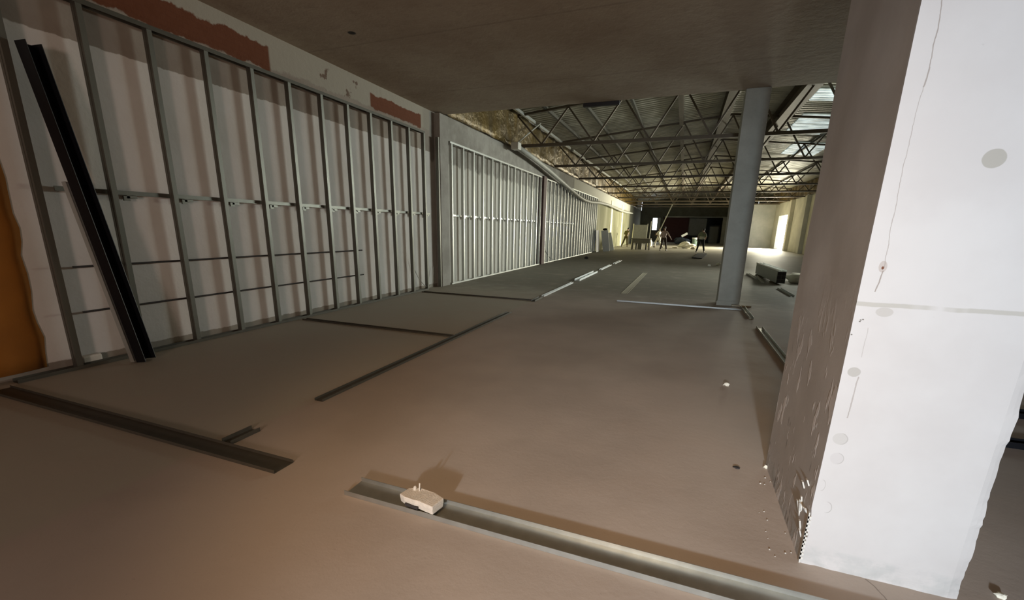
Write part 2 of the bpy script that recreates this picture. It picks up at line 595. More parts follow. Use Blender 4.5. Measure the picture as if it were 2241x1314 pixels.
# ------------------------------------------------------------ building shell
XL, XR = -5.66, 8.2          # wall faces
YB, YS, YE = -5.0, 9.95, 64.0  # back wall, slab edge, end wall
ZS, ZE = 4.0, 5.2            # slab soffit, eaves
XM = 1.27                    # ridge

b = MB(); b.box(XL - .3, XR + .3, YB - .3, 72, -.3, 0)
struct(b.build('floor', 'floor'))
b = MB()
b.box(XL - .3, 1.22, YB - .3, YS, ZS, ZS + .45)
b.box(1.22, XR + .3, YB - .3, YS + .12, ZS + .035, ZS + .45)
struct(b.build('ceiling', 'slab'))
b = MB(); b.box(XL - .3, XL, YB - .3, YE, 0, 4.05)
struct(b.build('wall_left', 'left_wall'))
b = MB(); b.box(XL - .3, XL - .02, YS - .4, YE, 4.05, ZE + .12)
struct(b.build('wall_left_upper', 'masonry'))
b = MB()
b.box(XR, XR + .3, YB - .3, 45.2, 0, 4.15)
b.box(XR, XR + .3, 49.4, YE, 0, 4.15)
b.box(XR, XR + .3, 45.2, 49.4, 3.0, 4.15)
struct(b.build('wall_right', 'right_wall'))
b = MB(); b.box(XR + .02, XR + .3, YS - .4, YE, 4.15, ZE + .12)
struct(b.build('wall_right_upper', 'masonry'))
b = MB(); b.box(XL, XR, YB - .3, YB, 0, ZS)
struct(b.build('wall_back', 'masonry'))
# wall above the slab edge that closes the high roof towards the camera
b = MB(); b.box(XL, XR, YS - .35, YS - .05, ZS + .45, 6.2)
struct(b.build('wall_above_slab', 'masonry'))
# cross wall standing in from the right wall near the end of the hall
b = MB(); b.box(5.0, XR, 51.6, 51.9, 0, 4.15)
struct(b.build('wall_cross', 'grey_wall'))
# end wall with the wide bay opening and a small bright opening on its left
b = MB()
b.box(XL, XR, YE, YE + .3, 3.35, 6.2)
b.box(XL, -4.1, YE, YE + .3, 0, 3.35)
b.box(-4.1, -3.5, YE, YE + .3, 0, 1.55)
b.box(-4.1, -3.5, YE, YE + .3, 3.1, 3.35)
b.box(-3.5, -2.75, YE, YE + .3, 0, 3.35)
b.box(4.95, XR, YE, YE + .3, 0, 3.35)
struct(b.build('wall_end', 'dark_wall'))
b = MB(); b.bar((-2.6, YE - .06, 3.27), (4.95, YE - .06, 3.27), .10, .12)
struct(b.build('trim_1', 'grey_wall'))
b = MB(); b.box(4.45, 5.0, YE - .12, YE, 0, 3.2)
struct(b.build('trim_2', 'grey_wall'))
b = MB()
b.box(-3.0, 6.2, 71, 71.2, 0, 3.6)
b.box(-3.0, -2.8, YE + .3, 71, 0, 3.6)
b.box(6.0, 6.2, YE + .3, 71, 0, 3.6)
b.box(-3.0, 6.2, YE + .3, 71.2, 3.6, 3.8)
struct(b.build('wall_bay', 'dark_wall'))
# red sheet and grey shutter closing the bay
b = MB(); b.box(-2.7, .45, YE + .06, YE + .10, .05, 3.2)
tag(b.build('hanging_sheet', 'maroon'), 'dark maroon sheet hanging over the left half of the far bay opening', 'sheet')
b = MB()
for i in range(24):
    z = .95 + i * .09
    b.bar((.5, YE + .12, z + .045), (2.6, YE + .12, z + .045), .03, .085)
tag(b.build('roller_shutter', 'grey_shutter'), 'grey roller shutter half lowered in the far bay opening', 'shutter')
fr = empty('door_1', (3.6, YE + .45, 0)); struct(fr)
b = MB(); b.box(-.62, -.5, -.06, .06, 0, 2.2).box(.5, .62, -.06, .06, 0, 2.2).box(-.62, .62, -.06, .06, 2.1, 2.22)
b.build('door_frame', 'black', fr)
b = MB(); b.box(-.5, .5, -.02, .02, .02, 2.08)
b.build('door_leaf', 'grey_shutter', fr)

# roof: corrugated sheets, two slopes
def zr(x):
    return ZE + .10 * (min(x, 2 * XM - x) - XL) if x <= XM else ZE + .10 * (XR - x) * (XM - XL) / (XR - XM)

def roof_part(b, x0, x1, y0, y1, lift=0.0):
    prof = []
    y = y0
    while y < y1 - 1e-6:
        for dy, dz in ((0, 0), (.09, 0), (.125, .045), (.215, .045)):
            prof.append((min(y + dy, y1), dz))
        y += .25
    for dz2 in (0,):
        rings = [[(x, yy, zr(x) + dz + lift) for yy, dz in prof] for x in (x0, x1)]
        b.quadstrip(rings, closed=False, cap=False)

b = MB()
roof_part(b, XL - .05, XM, YS - .1, YE, .03)
roof_part(b, XM, XR + .05, YS - .1, YE, .03)
rf = struct(b.build('roof', 'roof'))
so = rf.modifiers.new('thickness', 'SOLIDIFY'); so.thickness = .01; so.offset = 1
# skylight sheets let into the right slope
k = 0
for (xa, xb, ya, yb_, where) in ((3.35, 4.5, 14.2, 16.0, 'nearest the slab edge'), (3.35, 4.6, 17.0, 18.3, 'second from the slab edge'),
                                 (3.6, 4.9, 20.2, 23.6, 'third from the slab edge'),
                                 (4.4, 5.9, 25.5, 29.0, 'farthest from the slab edge')):
    b = MB()
    roof_part(b, xa, xb, ya, yb_, -.012)
    s = b.build('skylight_sheet', 'skylight')
    mo = s.modifiers.new('thickness', 'SOLIDIFY'); mo.thickness = .006; mo.offset = 1
    tag(s, 'bright translucent skylight sheet in right roof slope, ' + where, 'skylight', 'skylight sheets in the right roof slope')

# pilasters of the left wall
b = MB(); b.box(XL, -5.50, 9.66, 10.06, 0, 3.98)
struct(b.build('wall_left_pilaster', 'masonry', bevel=.008))
b = MB(); b.box(XL + .001, -5.44, 17.85, 18.25, 0, 3.5)
tag(b.build('steel_post', simple('maroon_post', (.10, .055, .05), .7)), 'dark reddish post between the second and third runs of wall studs', 'post')
for y, t in ((37.6, 'nearer the stud wall'), (44.3, 'behind the olive worker')):
    b = MB(); b.box(XL, XL + .035, y - .45, y + .45, 0, 3.75)  # shallow and wide so the painted lit face shows
    tag(b.build('wall_post', 'post_yellow', bevel=.01), 'post on far left wall, its lit face painted pale yellow, ' + t, 'post', 'pale posts on the far left wall')
# right wall piers
for i, y in enumerate((33.2, 38.6, 43.6)):
    b = MB(); b.box(XR - .28, XR, y - .3, y + .3, 0, 4.1)
    struct(b.build('wall_right_pier', 'right_wall', bevel=.01))

# ------------------------------------------------------------ foreground pillar
def rough_pillar():
    x0, x1, y0, y1, h = .65, 1.213, 2.056, 2.968, ZS
    nx, ny, nz = 28, 36, 150
    bm = bmesh.new()
    ring = []
    for i in range(nx): ring.append((x0 + (x1 - x0) * i / nx, y0))
    for i in range(ny): ring.append((x1, y0 + (y1 - y0) * i / ny))
    for i in range(nx): ring.append((x1 - (x1 - x0) * i / nx, y1))
    for i in range(ny): ring.append((x0, y1 - (y1 - y0) * i / ny))
    zs = [h * (k / nz) ** 1.35 for k in range(nz + 1)]
    rows = []
    for z in zs:
        row = []
        for (x, y) in ring:
            p = Vector((x, y, z))
            q = p.copy()
            dl, dr = x - x0, x1 - x
            df, db = y - y0, y1 - y
            # roughened arrises: right front edge is badly broken, left front only at the foot
            if dr < .035 and df < .05:
                n_ = noise.noise(Vector((z * 7, 3.1, 0))) * .006 + noise.noise(Vector((z * 41 + 5, 1.1, 0))) * .004 + noise.noise(Vector((z * 2.3, 9.1, 0))) * .008
                a = (1 - dr / .035) * (1 - df / .05)
                q.x -= max(0, .005 + n_) * a
                q.y += max(0, .010 + n_) * a * .8
            if dl < .04 and df < .04 and z < .32:
                n_ = noise.noise(Vector((z * 18, 8.1, 0))) * .02
                a = (1 - dl / .04) * (1 - df / .04) * min(1, (0.32 - z) * 6)
                q.x += max(0, .004 + n_) * a
            if z < .14:
                q.y += (.5 * noise.noise(Vector((x * 16, z * 22, 2))) * .014) * (1 if df < .001 else 0) * (1 - z / .14)
            # gentle unevenness of the hand-laid plaster
            g = noise.noise(Vector((x * 2.1, y * 2.1, z * 1.6)))
            if dl < 1e-4: q.x += g * .006
            if df < 1e-4: q.y += g * .0025
            row.append(bm.verts.new(q))
        rows.append(row)
    n = len(ring)
    for a, c in zip(rows, rows[1:]):
        for i in range(n):
            j = (i + 1) % n
            bm.faces.new((a[i], a[j], c[j], c[i]))
    bm.faces.new(rows[0][::-1]); bm.faces.new(rows[-1])
    mb = MB(); mb.bm.free(); mb.bm = bm
    return mb

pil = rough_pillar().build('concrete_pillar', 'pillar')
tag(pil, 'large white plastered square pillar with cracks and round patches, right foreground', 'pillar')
# exposed toothed corner bead at the foot of the left arris
b = MB()
for i in range(11):
    z = .02 + i * .021
    b.box(.645, .657, 2.052, 2.056, z, z + .012)
b.box(.645, .649, 2.052, 2.062, 0, .26)
b.build('corner_bead', 'hook', pil)
# hanging plaster shards on the dark side near the foot
b = MB()
for i in range(11):
    y = 2.09 + random.random() * .14; z = .06 + random.random() * .34
    h_ = .02 + random.random() * .05
    b.bar((.650, y, z), (.641 - random.random() * .004, y + random.uniform(-.012, .012), z + h_), .010 + random.random() * .012, .006, (1, 0, 0))
b.build('plaster_shard', 'hook', pil, bevel=.001)

# ------------------------------------------------------------ slim column under the slab edge
b = MB()
rings = []
for z in [i * .2 for i in range(21)]:
    g = .004 * noise.noise(Vector((z * 3, 0, 0)))
    rings.append([(.785 + g, 9.86, z), (1.195 + g, 9.86, z), (1.195, 10.26, z), (.785 + g, 10.26, z)])
b.quadstrip(rings)
col_o = tag(b.build('concrete_column', 'column', bevel=.012), 'tall grey square column standing under the slab edge', 'column')
b = MB(); b.box(.77, 1.12, 9.845, 9.862, 0, .09)
b.build('base_patch', 'column', col_o)

# black slot and hook at the slab edge
b = MB(); b.bar((-2.25, YS + .05, 3.97), (-1.5, YS + .05, 3.97), .09, .08)
tag(b.build('ceiling_bracket', 'black', bevel=.012), 'short black bar fixed to the slab edge overhead', 'bracket')

# ------------------------------------------------------------ insulation on the walls below the eaves
def curtain(x, sgn, y0, y1, z0, z1):
    b = MB()
    ny = int((y1 - y0) / .07)
    rows = []
    for kz in range(9):
        z = z0 + (z1 - z0) * kz / 8
        row = []
        for i in range(ny + 1):
            y = y0 + (y1 - y0) * i / ny
            d = .06 + .035 * math.sin(y * 5.2 + .6 * math.sin(y * 1.3)) + .06 * noise.noise(Vector((y * 1.6, z * 1.3, x)))
            row.append((x + sgn * max(.012, d), y, z))
        rows.append(row)
    b.quadstrip(rows, closed=False, cap=False)
    return b

o = curtain(XL, 1, YS, 57, 4.06, ZE - .02).build('insulation_blanket', 'insul', smooth=True)
o.modifiers.new('t', 'SOLIDIFY').thickness = .01
tag(o, 'golden brown quilted insulation hung along the top of the left wall', 'insulation')
o = curtain(XR, -1, YS + .3, 57, 4.16, ZE - .02).build('insulation_blanket', 'insul', smooth=True)
o.modifiers.new('t', 'SOLIDIFY').thickness = .01
tag(o, 'golden brown quilted insulation hung along the top of the right wall', 'insulation')

# eave rail: bright angle lengths with gaps between them
segs = [(YS + .2, 16.2), (16.7, 21.5), (22.1, 29.2), (29.8, 38), (38.5, 46)]
ord5 = ['nearest', 'second nearest', 'third nearest', 'fourth nearest', 'farthest']
for (a, c), w_ in zip(segs, ord5):
    b = MB(); b.bar((XL + .30, a, ZE - .10), (XL + .30, c, ZE - .10), .07, .09)
    tag(b.build('eave_rail', 'bright_steel'), 'bright thin eave rail over the left insulation, %s length' % w_, 'rail', 'eave rail lengths above the left wall')

# ------------------------------------------------------------ roof trusses
def top_z(x):
    return zr(x) - .13

def make_truss():
    r = empty('roof_truss', (0, 15, 0))
    b = MB()
    b.bar((XL, 0, 4.13), (XR, 0, 4.13), .10, .095)
    b.build('bottom_chord', 'dark_steel', r)
    b = MB()
    b.bar((XL, 0, top_z(XL)), (XM, 0, top_z(XM)), .08, .07)
    b.build('top_chord', 'dark_steel', r)
    b = MB()
    b.bar((XM, 0, top_z(XM)), (XR, 0, top_z(XR)), .08, .07)
    b.build('top_chord', 'dark_steel', r)
    n = 8
    dx = (XR - XL - .2) / n
    for i in range(n):
        xa = XL + .1 + i * dx
        xm_ = xa + dx / 2
        for (p, q) in ((xa, xm_), (xa + dx, xm_)):
            b = MB(); b.bar((p, 0, top_z(p) - .02), (q, 0, 4.16), .05, .05)
            b.build('web_member', 'dark_steel', r)
    return r

ords = ['first', 'second', 'third', 'fourth', 'fifth', 'sixth', 'seventh', 'eighth', 'ninth']
proto = make_truss()
for i in range(9):
    t = proto if i == 0 else copy_tree(proto)
    t.location = (0, 15 + 5 * i, 0)
    tag(t, 'dark steel roof truss spanning the hall, %s beyond the concrete slab edge' % ords[i], 'truss', 'roof trusses across the hall')

# beams running the length of the hall between the trusses
def lbeam(name, x, w, h, lab, y0=YS + .02, y1=57, mat='dark_steel', drop=.0):
    b = MB()
    z = zr(x) - h / 2 - .02 - drop
    if h > .2:      # I section
        a, c, t = w / 2, h / 2, .02
        b.prof((x, y0, z), (x, y1, z), [(-a, -c), (a, -c), (a, -c + t), (t / 2, -c + t), (t / 2, c - t), (a, c - t), (a, c), (-a, c), (-a, c - t), (-t / 2, c - t), (-t / 2, -c + t), (-a, -c + t)])
    else:
        b.bar((x, y0, z), (x, y1, z), w, h)
    return tag(b.build(name, mat), lab, 'beam')

lbeam('roof_beam', .93, .28, .42, 'deep dark beam under the roof ridge, running from behind the grey column')
lbeam('roof_beam', -.54, .14, .24, 'dark beam running the length of the hall, just left of the ridge')
lbeam('roof_beam', 2.80, .36, .46, 'widest dark beam right of the grey column, running to the far end')
lbeam('purlin', 3.22, .07, .10, 'thin dark purlin crossing the skylights on the right slope')
lbeam('purlin', -2.0, .08, .10, 'thin purlin on the left slope, nearest the ridge', mat='dull_steel')
lbeam('purlin', -3.4, .08, .10, 'thin purlin midway up the left roof slope', mat='dull_steel')
lbeam('purlin', -4.6, .08, .10, 'thin purlin on the left slope, nearest the eave rail', mat='dull_steel')
lbeam('purlin', 5.0, .08, .10, 'thin purlin midway down the right roof slope', mat='dull_steel')
lbeam('purlin', 6.6, .08, .10, 'thin purlin on the right slope, nearest the right wall', mat='dull_steel')

# ------------------------------------------------------------ duct along the left wall
path = [(14.3, 4.02), (16.2, 3.90), (18.2, 3.72), (21, 3.42), (23.9, 3.12), (25.2, 3.04), (27, 3.03), (30, 3.16), (33.5, 3.22), (37.3, 3.16), (41, 3.10), (45, 3.12), (50, 3.2)]
du = empty('wall_duct', (-5.34, 14.3, 4.02))
b = MB(); b.tube([(0, y - 14.3, z - 4.02) for y, z in path], .085, 12)
b.build('duct_pipe', 'pipe', du, smooth=True)
b = MB(); b.box(-.12, .13, -.18, .12, -.12, .10)
b.build('end_cap', 'hook', du, bevel=.02)
b = MB(); b.tube([(.02, 0, .08), (.10, 2.2, 1.12)], .022, 6)
b.build('hanger_rod', 'pipe', du)
tag(du, 'long grey sagging duct fixed along the left wall above the studs', 'duct')

# ------------------------------------------------------------ left wall framing
def make_stud(h, mat='near_steel'):
    b = MB()
    # web faces the camera side (-y); open side to the far end
    t, lip, wd, fl = .003, .010, .075, .050
    sec = [(-wd, 0), (0, 0), (0, fl), (-lip, fl), (-lip, fl - t), (-t, fl - t), (-t, t), (-wd + t, t), (-wd + t, fl - t), (-wd + lip, fl - t), (-wd + lip, fl), (-wd, fl)]
    zs = [.004, h]
    b.quadstrip([[(x, y, z) for x, y in sec] for z in zs])
    # pressed stiffening groove down the web
    b.box(-wd * .55, -wd * .45, -.003, .001, .05, h - .05)
    return b.build('wall_stud', mat)

def ordinal(i):
    names = ['first', 'second', 'third', 'fourth', 'fifth', 'sixth', 'seventh', 'eighth', 'ninth', 'tenth', 'eleventh', 'twelfth',
             'thirteenth', 'fourteenth', 'fifteenth', 'sixteenth', 'seventeenth', 'eighteenth', 'nineteenth', 'twentieth']
    return names[i]

st1 = [2.34, 2.93, 3.53, 4.14, 4.75, 5.35, 5.97, 6.56, 7.16, 7.78, 8.38, 8.96]
st2 = [10.22, 10.85, 11.47, 12.1, 12.75, 13.38, 14.02, 14.66, 15.3, 15.94, 16.58, 17.2, 17.7]
st3 = [18.45 + .62 * i for i in range(20)]
XS = -5.50
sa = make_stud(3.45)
for i, y in enumerate(st1):
    o = sa if i == 0 else sa.copy()
    if i: COL.objects.link(o)
    o.location = (XS, y, 0)
    extra = ' beside the orange foam' if i == 0 else (' seen behind the leaning channel' if i == 1 else '')
    tag(o, 'metal stud before white wall, %s from left in nearest run%s' % (ordinal(i), extra), 'stud', 'studs of the nearest wall run')
o = sa.copy(); COL.objects.link(o); o.location = (XS + .003, 9.57, 0)
tag(o, 'upright metal stud standing against the masonry pilaster', 'stud')
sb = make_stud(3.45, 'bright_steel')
for i, y in enumerate(st2):
    o = sb if i == 0 else sb.copy()
    if i: COL.objects.link(o)
    o.location = (XS, y, 0)
    tag(o, 'upright metal stud before grey masonry, %s beyond the pilaster in middle run' % ordinal(i), 'stud', 'studs of the middle wall run')
for i, y in enumerate(st3):
    o = sb.copy(); COL.objects.link(o)
    o.location = (XS, y, 0)
    tag(o, 'upright metal stud in far run, %s beyond the reddish post' % ordinal(i), 'stud', 'studs of the farthest wall run')

for (y0, y1, nm) in ((1.9, 9.0, 'nearest'), (10.15, 17.78, 'middle'), (18.35, 30.35, 'farthest')):
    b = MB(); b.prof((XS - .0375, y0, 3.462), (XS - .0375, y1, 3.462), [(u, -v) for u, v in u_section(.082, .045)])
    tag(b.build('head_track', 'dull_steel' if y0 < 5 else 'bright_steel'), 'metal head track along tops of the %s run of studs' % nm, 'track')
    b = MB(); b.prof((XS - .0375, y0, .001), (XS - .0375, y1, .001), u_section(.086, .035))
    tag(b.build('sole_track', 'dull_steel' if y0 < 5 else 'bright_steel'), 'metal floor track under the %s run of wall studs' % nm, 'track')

# horizontal bracing rail threaded through each run, with small brackets on the wall side
for (y0, y1, ys, nm) in ((2.52, 9.3, st1, 'nearest'), (10.4, 17.6, st2, 'middle'), (18.7, 24.2, st3[:9], 'farthest')):
    r = empty('bracing_rail', (XS - .10, y0, 1.74))
    b = MB()
    b.bar((0, 0, 0), (0, y1 - y0, 0), .012, .045)
    b.bar((.012, 0, -.021), (.012, y1 - y0, -.021), .03, .003)
    b.build('rail', 'near_steel' if y0 < 5 else 'bright_steel', r)
    for y in ys:
        if y < y0 + .4 or y > y1: continue
        b = MB()
        yy = y + .17 - y0
        b.box(-.05, .02, yy, yy + .10, -.055, -.025)
        b.box(.0, .02, yy - .03, yy + .03, -.08, -.03)
        b.build('bracket', 'near_steel' if y0 < 5 else 'bright_steel', r)
    tag(r, 'horizontal bracing rail threaded through the %s run of studs' % nm, 'rail')

for z, nm in ((1.0, 'upper'), (.548, 'lower')):
    b = MB(); b.tube([(XS - .09, 2.52, z), (XS - .09, 4.5, z + .004), (XS - .09, 6.82, z)], .011, 8)
    tag(b.build('steel_rod', 'rod'), 'thin dark horizontal rod behind the nearest studs, %s of the two' % nm, 'rod')

# loose cable lengths by the wall
def curve_pts(pts, n=6):
    out = []
    P = [Vector(p) for p in pts]
    P = [P[0]] + P + [P[-1]]
    for i in range(1, len(P) - 2):
        for k in range(n):
            t = k / n
            a, b_, c, d = P[i - 1], P[i], P[i + 1], P[i + 2]
            out.append(.5 * ((2 * b_) + (c - a) * t + (2 * a - 5 * b_ + 4 * c - d) * t * t + (3 * b_ - a - 3 * c + d) * t ** 3))
    out.append(P[-2])
    return out
b = MB(); b.tube(curve_pts([(XS - .1, 8.45, .75), (XS - .08, 8.65, .35), (XS - .04, 8.95, .08), (XS - .06, 9.25, .12), (XS - .1, 9.4, .5)]), .007, 6)
tag(b.build('loose_cable', 'pipe', smooth=True), 'thin grey cable looping to the floor beside the pilaster', 'cable')
b = MB(); b.tube(curve_pts([(XS - .1, 18.6, .9), (XS - .06, 18.8, .5), (XS - .03, 19.4, .2), (XS - .02, 19.9, .08)]), .012, 6)
tag(b.build('loose_cable', 'black', smooth=True), 'dark cable hanging behind the far studs beside the reddish post', 'cable')

# orange foam patch on the left wall, irregular edge
def foam():
    b = MB()
    edge = [(0.06, 2.175), (.2, 2.185), (.35, 2.205), (.5, 2.18), (.62, 2.172), (.8, 2.195), (.96, 2.20), (1.13, 2.188), (1.25, 2.215), (1.37, 2.225), (1.5, 2.205), (1.68, 2.21), (1.8, 2.215), (1.95, 2.205), (2.1, 2.18), (2.4, 2.1), (2.75, 1.8)]
    rows = []
    for z, ye in edge:
        row = []
        for k in range(15):
            t = k / 14
            y = 1.0 + (ye - 1.0) * t
            thick = (.035 + .02 * noise.noise(Vector((y * 4, z * 2.5, 1)))) * min(1, (1 - t) * 6) + .002
            row.append((XL + thick, y, z))
        rows.append(row)
    b.quadstrip(rows, closed=False, cap=False)
    return b
o = foam().build('foam_patch', 'foam', smooth=True)
o.modifiers.new('t', 'SOLIDIFY').thickness = .012
tag(o, 'orange expanded foam coating with a ragged edge on the left wall', 'foam')

# leaning channels
r = empty('leaning_channel', (-5.23, 2.80, 0))
top = Vector((-5.45 + 5.23, 2.50 - 2.80, 2.93)); base = Vector((0, 0, .01))
b = MB(); b.prof(base, top, [(-.07, -.05), (.07, -.05), (.07, .05), (.064, .05), (.064, -.044), (-.064, -.044), (-.064, .05), (-.07, .05)], (1, .35, 0))
b.build('channel_body', 'black_steel', r)
tag(r, 'wide dark steel channel leaning against the near wall studs', 'channel')
r = empty('leaning_channel', (-5.29, 2.73, 0))
top = Vector((-.16, -.17, 1.8))
b = MB(); b.prof((0, 0, .01), top, [(-.035, -.025), (.035, -.025), (.035, .03), (.031, .03), (.031, -.021), (-.031, -.021), (-.031, .03), (-.035, .03)], (1, .1, 0))
b.build('channel_body', 'bright_steel', r)
tag(r, 'narrow shiny metal channel leaning in front of the dark channel', 'channel')

# plaster lump at the wall foot
b = MB(); b.box(XL, -5.585, 2.42, 2.60, 0, .10)
tag(b.build('plaster_lump', 'hook', bevel=.02), 'small beige plaster lump at the wall foot between the leftmost studs', 'plaster')

# ------------------------------------------------------------ floor tracks
def track(name, x0, y0, x1, y1, w, h, lab, mat='track_steel', group='loose tracks set out on the floor', t=.003):
    b = MB(); b.prof((x0, y0, .001), (x1, y1, .001), u_section(w, h, t))
    return tag(b.build(name, mat), lab, 'track', group)

track('floor_track', -5.42, 1.752, -2.13, 1.752, .14, .022, 'wide dull track across the floor, from left wall corner to open middle', 'dull_steel')
nt_ = track('floor_track', -1.60, 1.747, 3.6, 1.747, .145, .028, 'wide track across near floor with the broken block on it', 'track_steel')
track('floor_track', -2.735, 2.66, -2.735, 7.15, .085, .022, 'long lengthwise track from mid floor towards the hall, nearest of its line', 'dull_steel')
track('floor_track', -2.735, 8.50, -2.735, 9.02, .085, .035, 'very short lengthwise track piece beyond the long nearest one', 'dull_steel')
track('floor_track', -2.74, 9.20, -2.74, 12.0, .055, .035, 'thin bright lengthwise track in the middle of the line', 'white_sheet')
track('floor_track', -2.74, 12.6, -2.74, 15.5, .15, .06, 'wide bright lengthwise track piece, broadest of its line', 'white_sheet')
track('floor_track', -2.74, 16.5, -2.74, 19.0, .08, .04, 'bright lengthwise track, second farthest of the left line', 'white_sheet')
track('floor_track', -2.72, 19.9, -2.72, 22.2, .10, .04, 'bright lengthwise track, farthest of the left line', 'white_sheet')
track('floor_track', -5.42, 5.15, -2.80, 5.15, .085, .018, 'dark cross track from wall studs to the long lengthwise track', 'dull_steel')
track('floor_track', -5.42, 8.60, -2.80, 8.60, .085, .018, 'dark cross track from wall studs to the short track piece', 'dull_steel')
track('floor_track', -1.16, 9.36, 1.18, 9.36, .05, .022, 'bright cross track on the floor in front of grey column', 'steel')
track('floor_track', -1.16, 10.6, -1.13, 16.3, .14, .010, 'flat lengthwise track strip left of the grey column', 'tan_sack')
track('floor_track', 1.24, 8.45, 1.24, 9.75, .075, .04, 'short lengthwise track at the foot of the grey column', 'track_steel')
track('floor_track', 1.25, 3.3, 1.25, 7.65, .085, .04, 'lengthwise track running from behind pillar towards the column', 'track_steel')
b = MB(); b.bar((1.05, 9.80, .02), (1.40, 9.80, .02), .09, .03)
tag(b.build('timber_scrap', 'tan_sack', bevel=.004), 'small pale timber scrap at the column foot', 'scrap')
track('floor_track', 2.25, 3.98, 7.4, 3.98, .10, .045, 'dark cross track right of the pillar, nearer of two', 'black_steel')
track('floor_track', 2.35, 4.72, 7.4, 4.72, .14, .045, 'dark cross track right of the pillar, farther of two', 'black_steel')
# small offcut lying off the near left track
b = MB(); b.prof((-2.735, 1.835, .001), (-2.735, 2.06, .001), u_section(.085, .03))
tag(b.build('track_offcut', 'dull_steel'), 'short track offcut standing off the near left track', 'track')

# broken block sitting on the near track
r = empty('broken_block', (-1.145, 1.735, .030), math.radians(-4))
b = MB()
zt = .052
outl = [(-.11, -.035), (-.07, -.05), (.0, -.055), (.02, -.05), (.06, -.055), (.115, -.06), (.125, .03), (.06, .05), (-.04, .055), (-.10, .03)]
b.quadstrip([[(x * .97, y * .9, 0) for x, y in outl], [(x, y, zt * .6) for x, y in outl], [(x * 1.0, y * 1.0, zt * (1 - .12 * (x < -.08))) for x, y in outl]])
b.build('block_body', 'rubble', r, bevel=.004)
b = MB(); b.box(-.060, .02, -.0580, -.048, .004, .019)
b.build('broken_hollow', 'rod', r)
b = MB(); b.tube([(-.03, .03, zt - .004), (-.028, .032, zt + .042)], .004, 6)
b.build('spike', 'rubble', r)
b = MB(); b.tube([(-.06, .03, zt - .006), (-.058, .03, zt + .012), (-.056, .03, zt + .020)], [.011, .008, .002], 6)
b.build('chip', 'rubble', r)
tag(r, 'broken pale block with a spike of plaster, resting on the near track', 'block')

# small debris
def lump(x, y, r, mat, lab, name='rubble_piece', seed=0, squash=.7):
    b = MB(); b.blob((0, 0, r * squash * .75), (r, r * .8, r * squash), .25, 2, seed)
    return tag(b.build(name, mat, loc=(x, y, 0)), lab, 'rubble')

lump(.545, 4.53, .028, 'white_sack', 'small white crumb on the open floor between pillar and column', seed=1)
lump(.645, 2.93, .016, 'white_sack', 'tiny white crumb at the far foot of the white pillar', seed=2)
lump(.47, 2.86, .022, 'rod', 'flat dark crumb on floor left of the pillar', seed=3, squash=.25)
lump(1.385, 2.145, .018, 'white_sack', 'tiny white crumb on the floor right of the pillar', seed=4)
lump(1.57, 21.95, .09, 'white_sack', 'white lump on mid floor left of the column, farther', seed=5)
lump(1.174, 21.1, .07, 'white_sack', 'white lump on mid floor left of the column, nearer', seed=6)
lump(-4.5, 22.57, .10, 'rod', 'dark lump alone on floor before the far studs', seed=8)
b = MB()
for i in range(14):
    x = .52 + random.random() * .12 ; y = 2.05 + random.random() * .75
    r_ = .0015 + random.random() * .004
    b.blob((x + (y - 2.05) * .03, y, r_ * .6), (r_, r_, r_ * .7), .2, 1, i)
tag(b.build('plaster_crumbs', 'hook'), 'scatter of tiny plaster crumbs along the foot of the pillar', 'crumbs', kind='stuff')

# ------------------------------------------------------------ stack of metal channels right of the column
r = empty('channel_bundle', (2.77, 14.8, 0), math.radians(2))
b = MB(); b.box(-.16, .07, -.2, 3.0, .05, .38)
b.build('stacked_channels', 'bundle_grey', r, bevel=.01)
for i in range(2):
    b = MB(); b.prof((-.10 + i * .11, -.25, .385), (-.10 + i * .11, 3.1, .385), u_section(.10, .045))
    b.build('top_channel', 'bright_steel', r)
for y in (0.4, 2.6):
    b = MB(); b.box(-.2, .2, y, y + .1, 0, .05)
    b.build('bearer', 'plywood', r)
b = MB()
for i in range(2):
    for k2 in range(3):
        b.box(-.15 + i * .11, -.05 + i * .11, -.212, -.202, .055 + k2 * .108, .15 + k2 * .108)
b.build('channel_end', 'black', r)
tag(r, 'bundle of stacked grey metal channels on floor right of column', 'bundle')
b = MB(); b.blob((0, 0, .13), (.34, .62, .17), .25, 3, 4, flat=-.13)
tag(b.build('sack', 'tan_sack', loc=(3.42, 15.6, 0), smooth=True), 'slumped tan sack beside the bundle of channels', 'sack')
for (x0, y0, x1, y1, lab) in ((2.30, 18.0, 2.32, 16.0, 'loose bright channel left of the bundle, farther one'), (2.52, 13.5, 2.54, 12.0, 'loose bright channel in front of the bundle'),
                              (2.45, 17.2, 2.36, 15.0, 'loose dull channel lying close along the bundle')):
    b = MB(); b.prof((x0, y0, .002), (x1, y1, .002), u_section(.08, .04))
    tag(b.build('loose_channel', 'steel' if 'bright' in lab else 'track_steel'), lab, 'channel', 'loose channels by the bundle')

# ------------------------------------------------------------ far things
# leaning boards at the end of the studs
def leaning_board(x, y, w, h, lean, mat, lab, thick=.03):
    r = MB()
    # board width along y, leaning back to the left wall
    r.prof((0, 0, .01), (-lean, 0, h), [(-thick / 2, -w / 2), (thick / 2, -w / 2), (thick / 2, w / 2), (-thick / 2, w / 2)], (0, 1, 0))
    o = r.build('leaning_board', mat, loc=(x, y, 0))
    return tag(o, lab, 'board', 'boards leaning at the end of the stud wall')

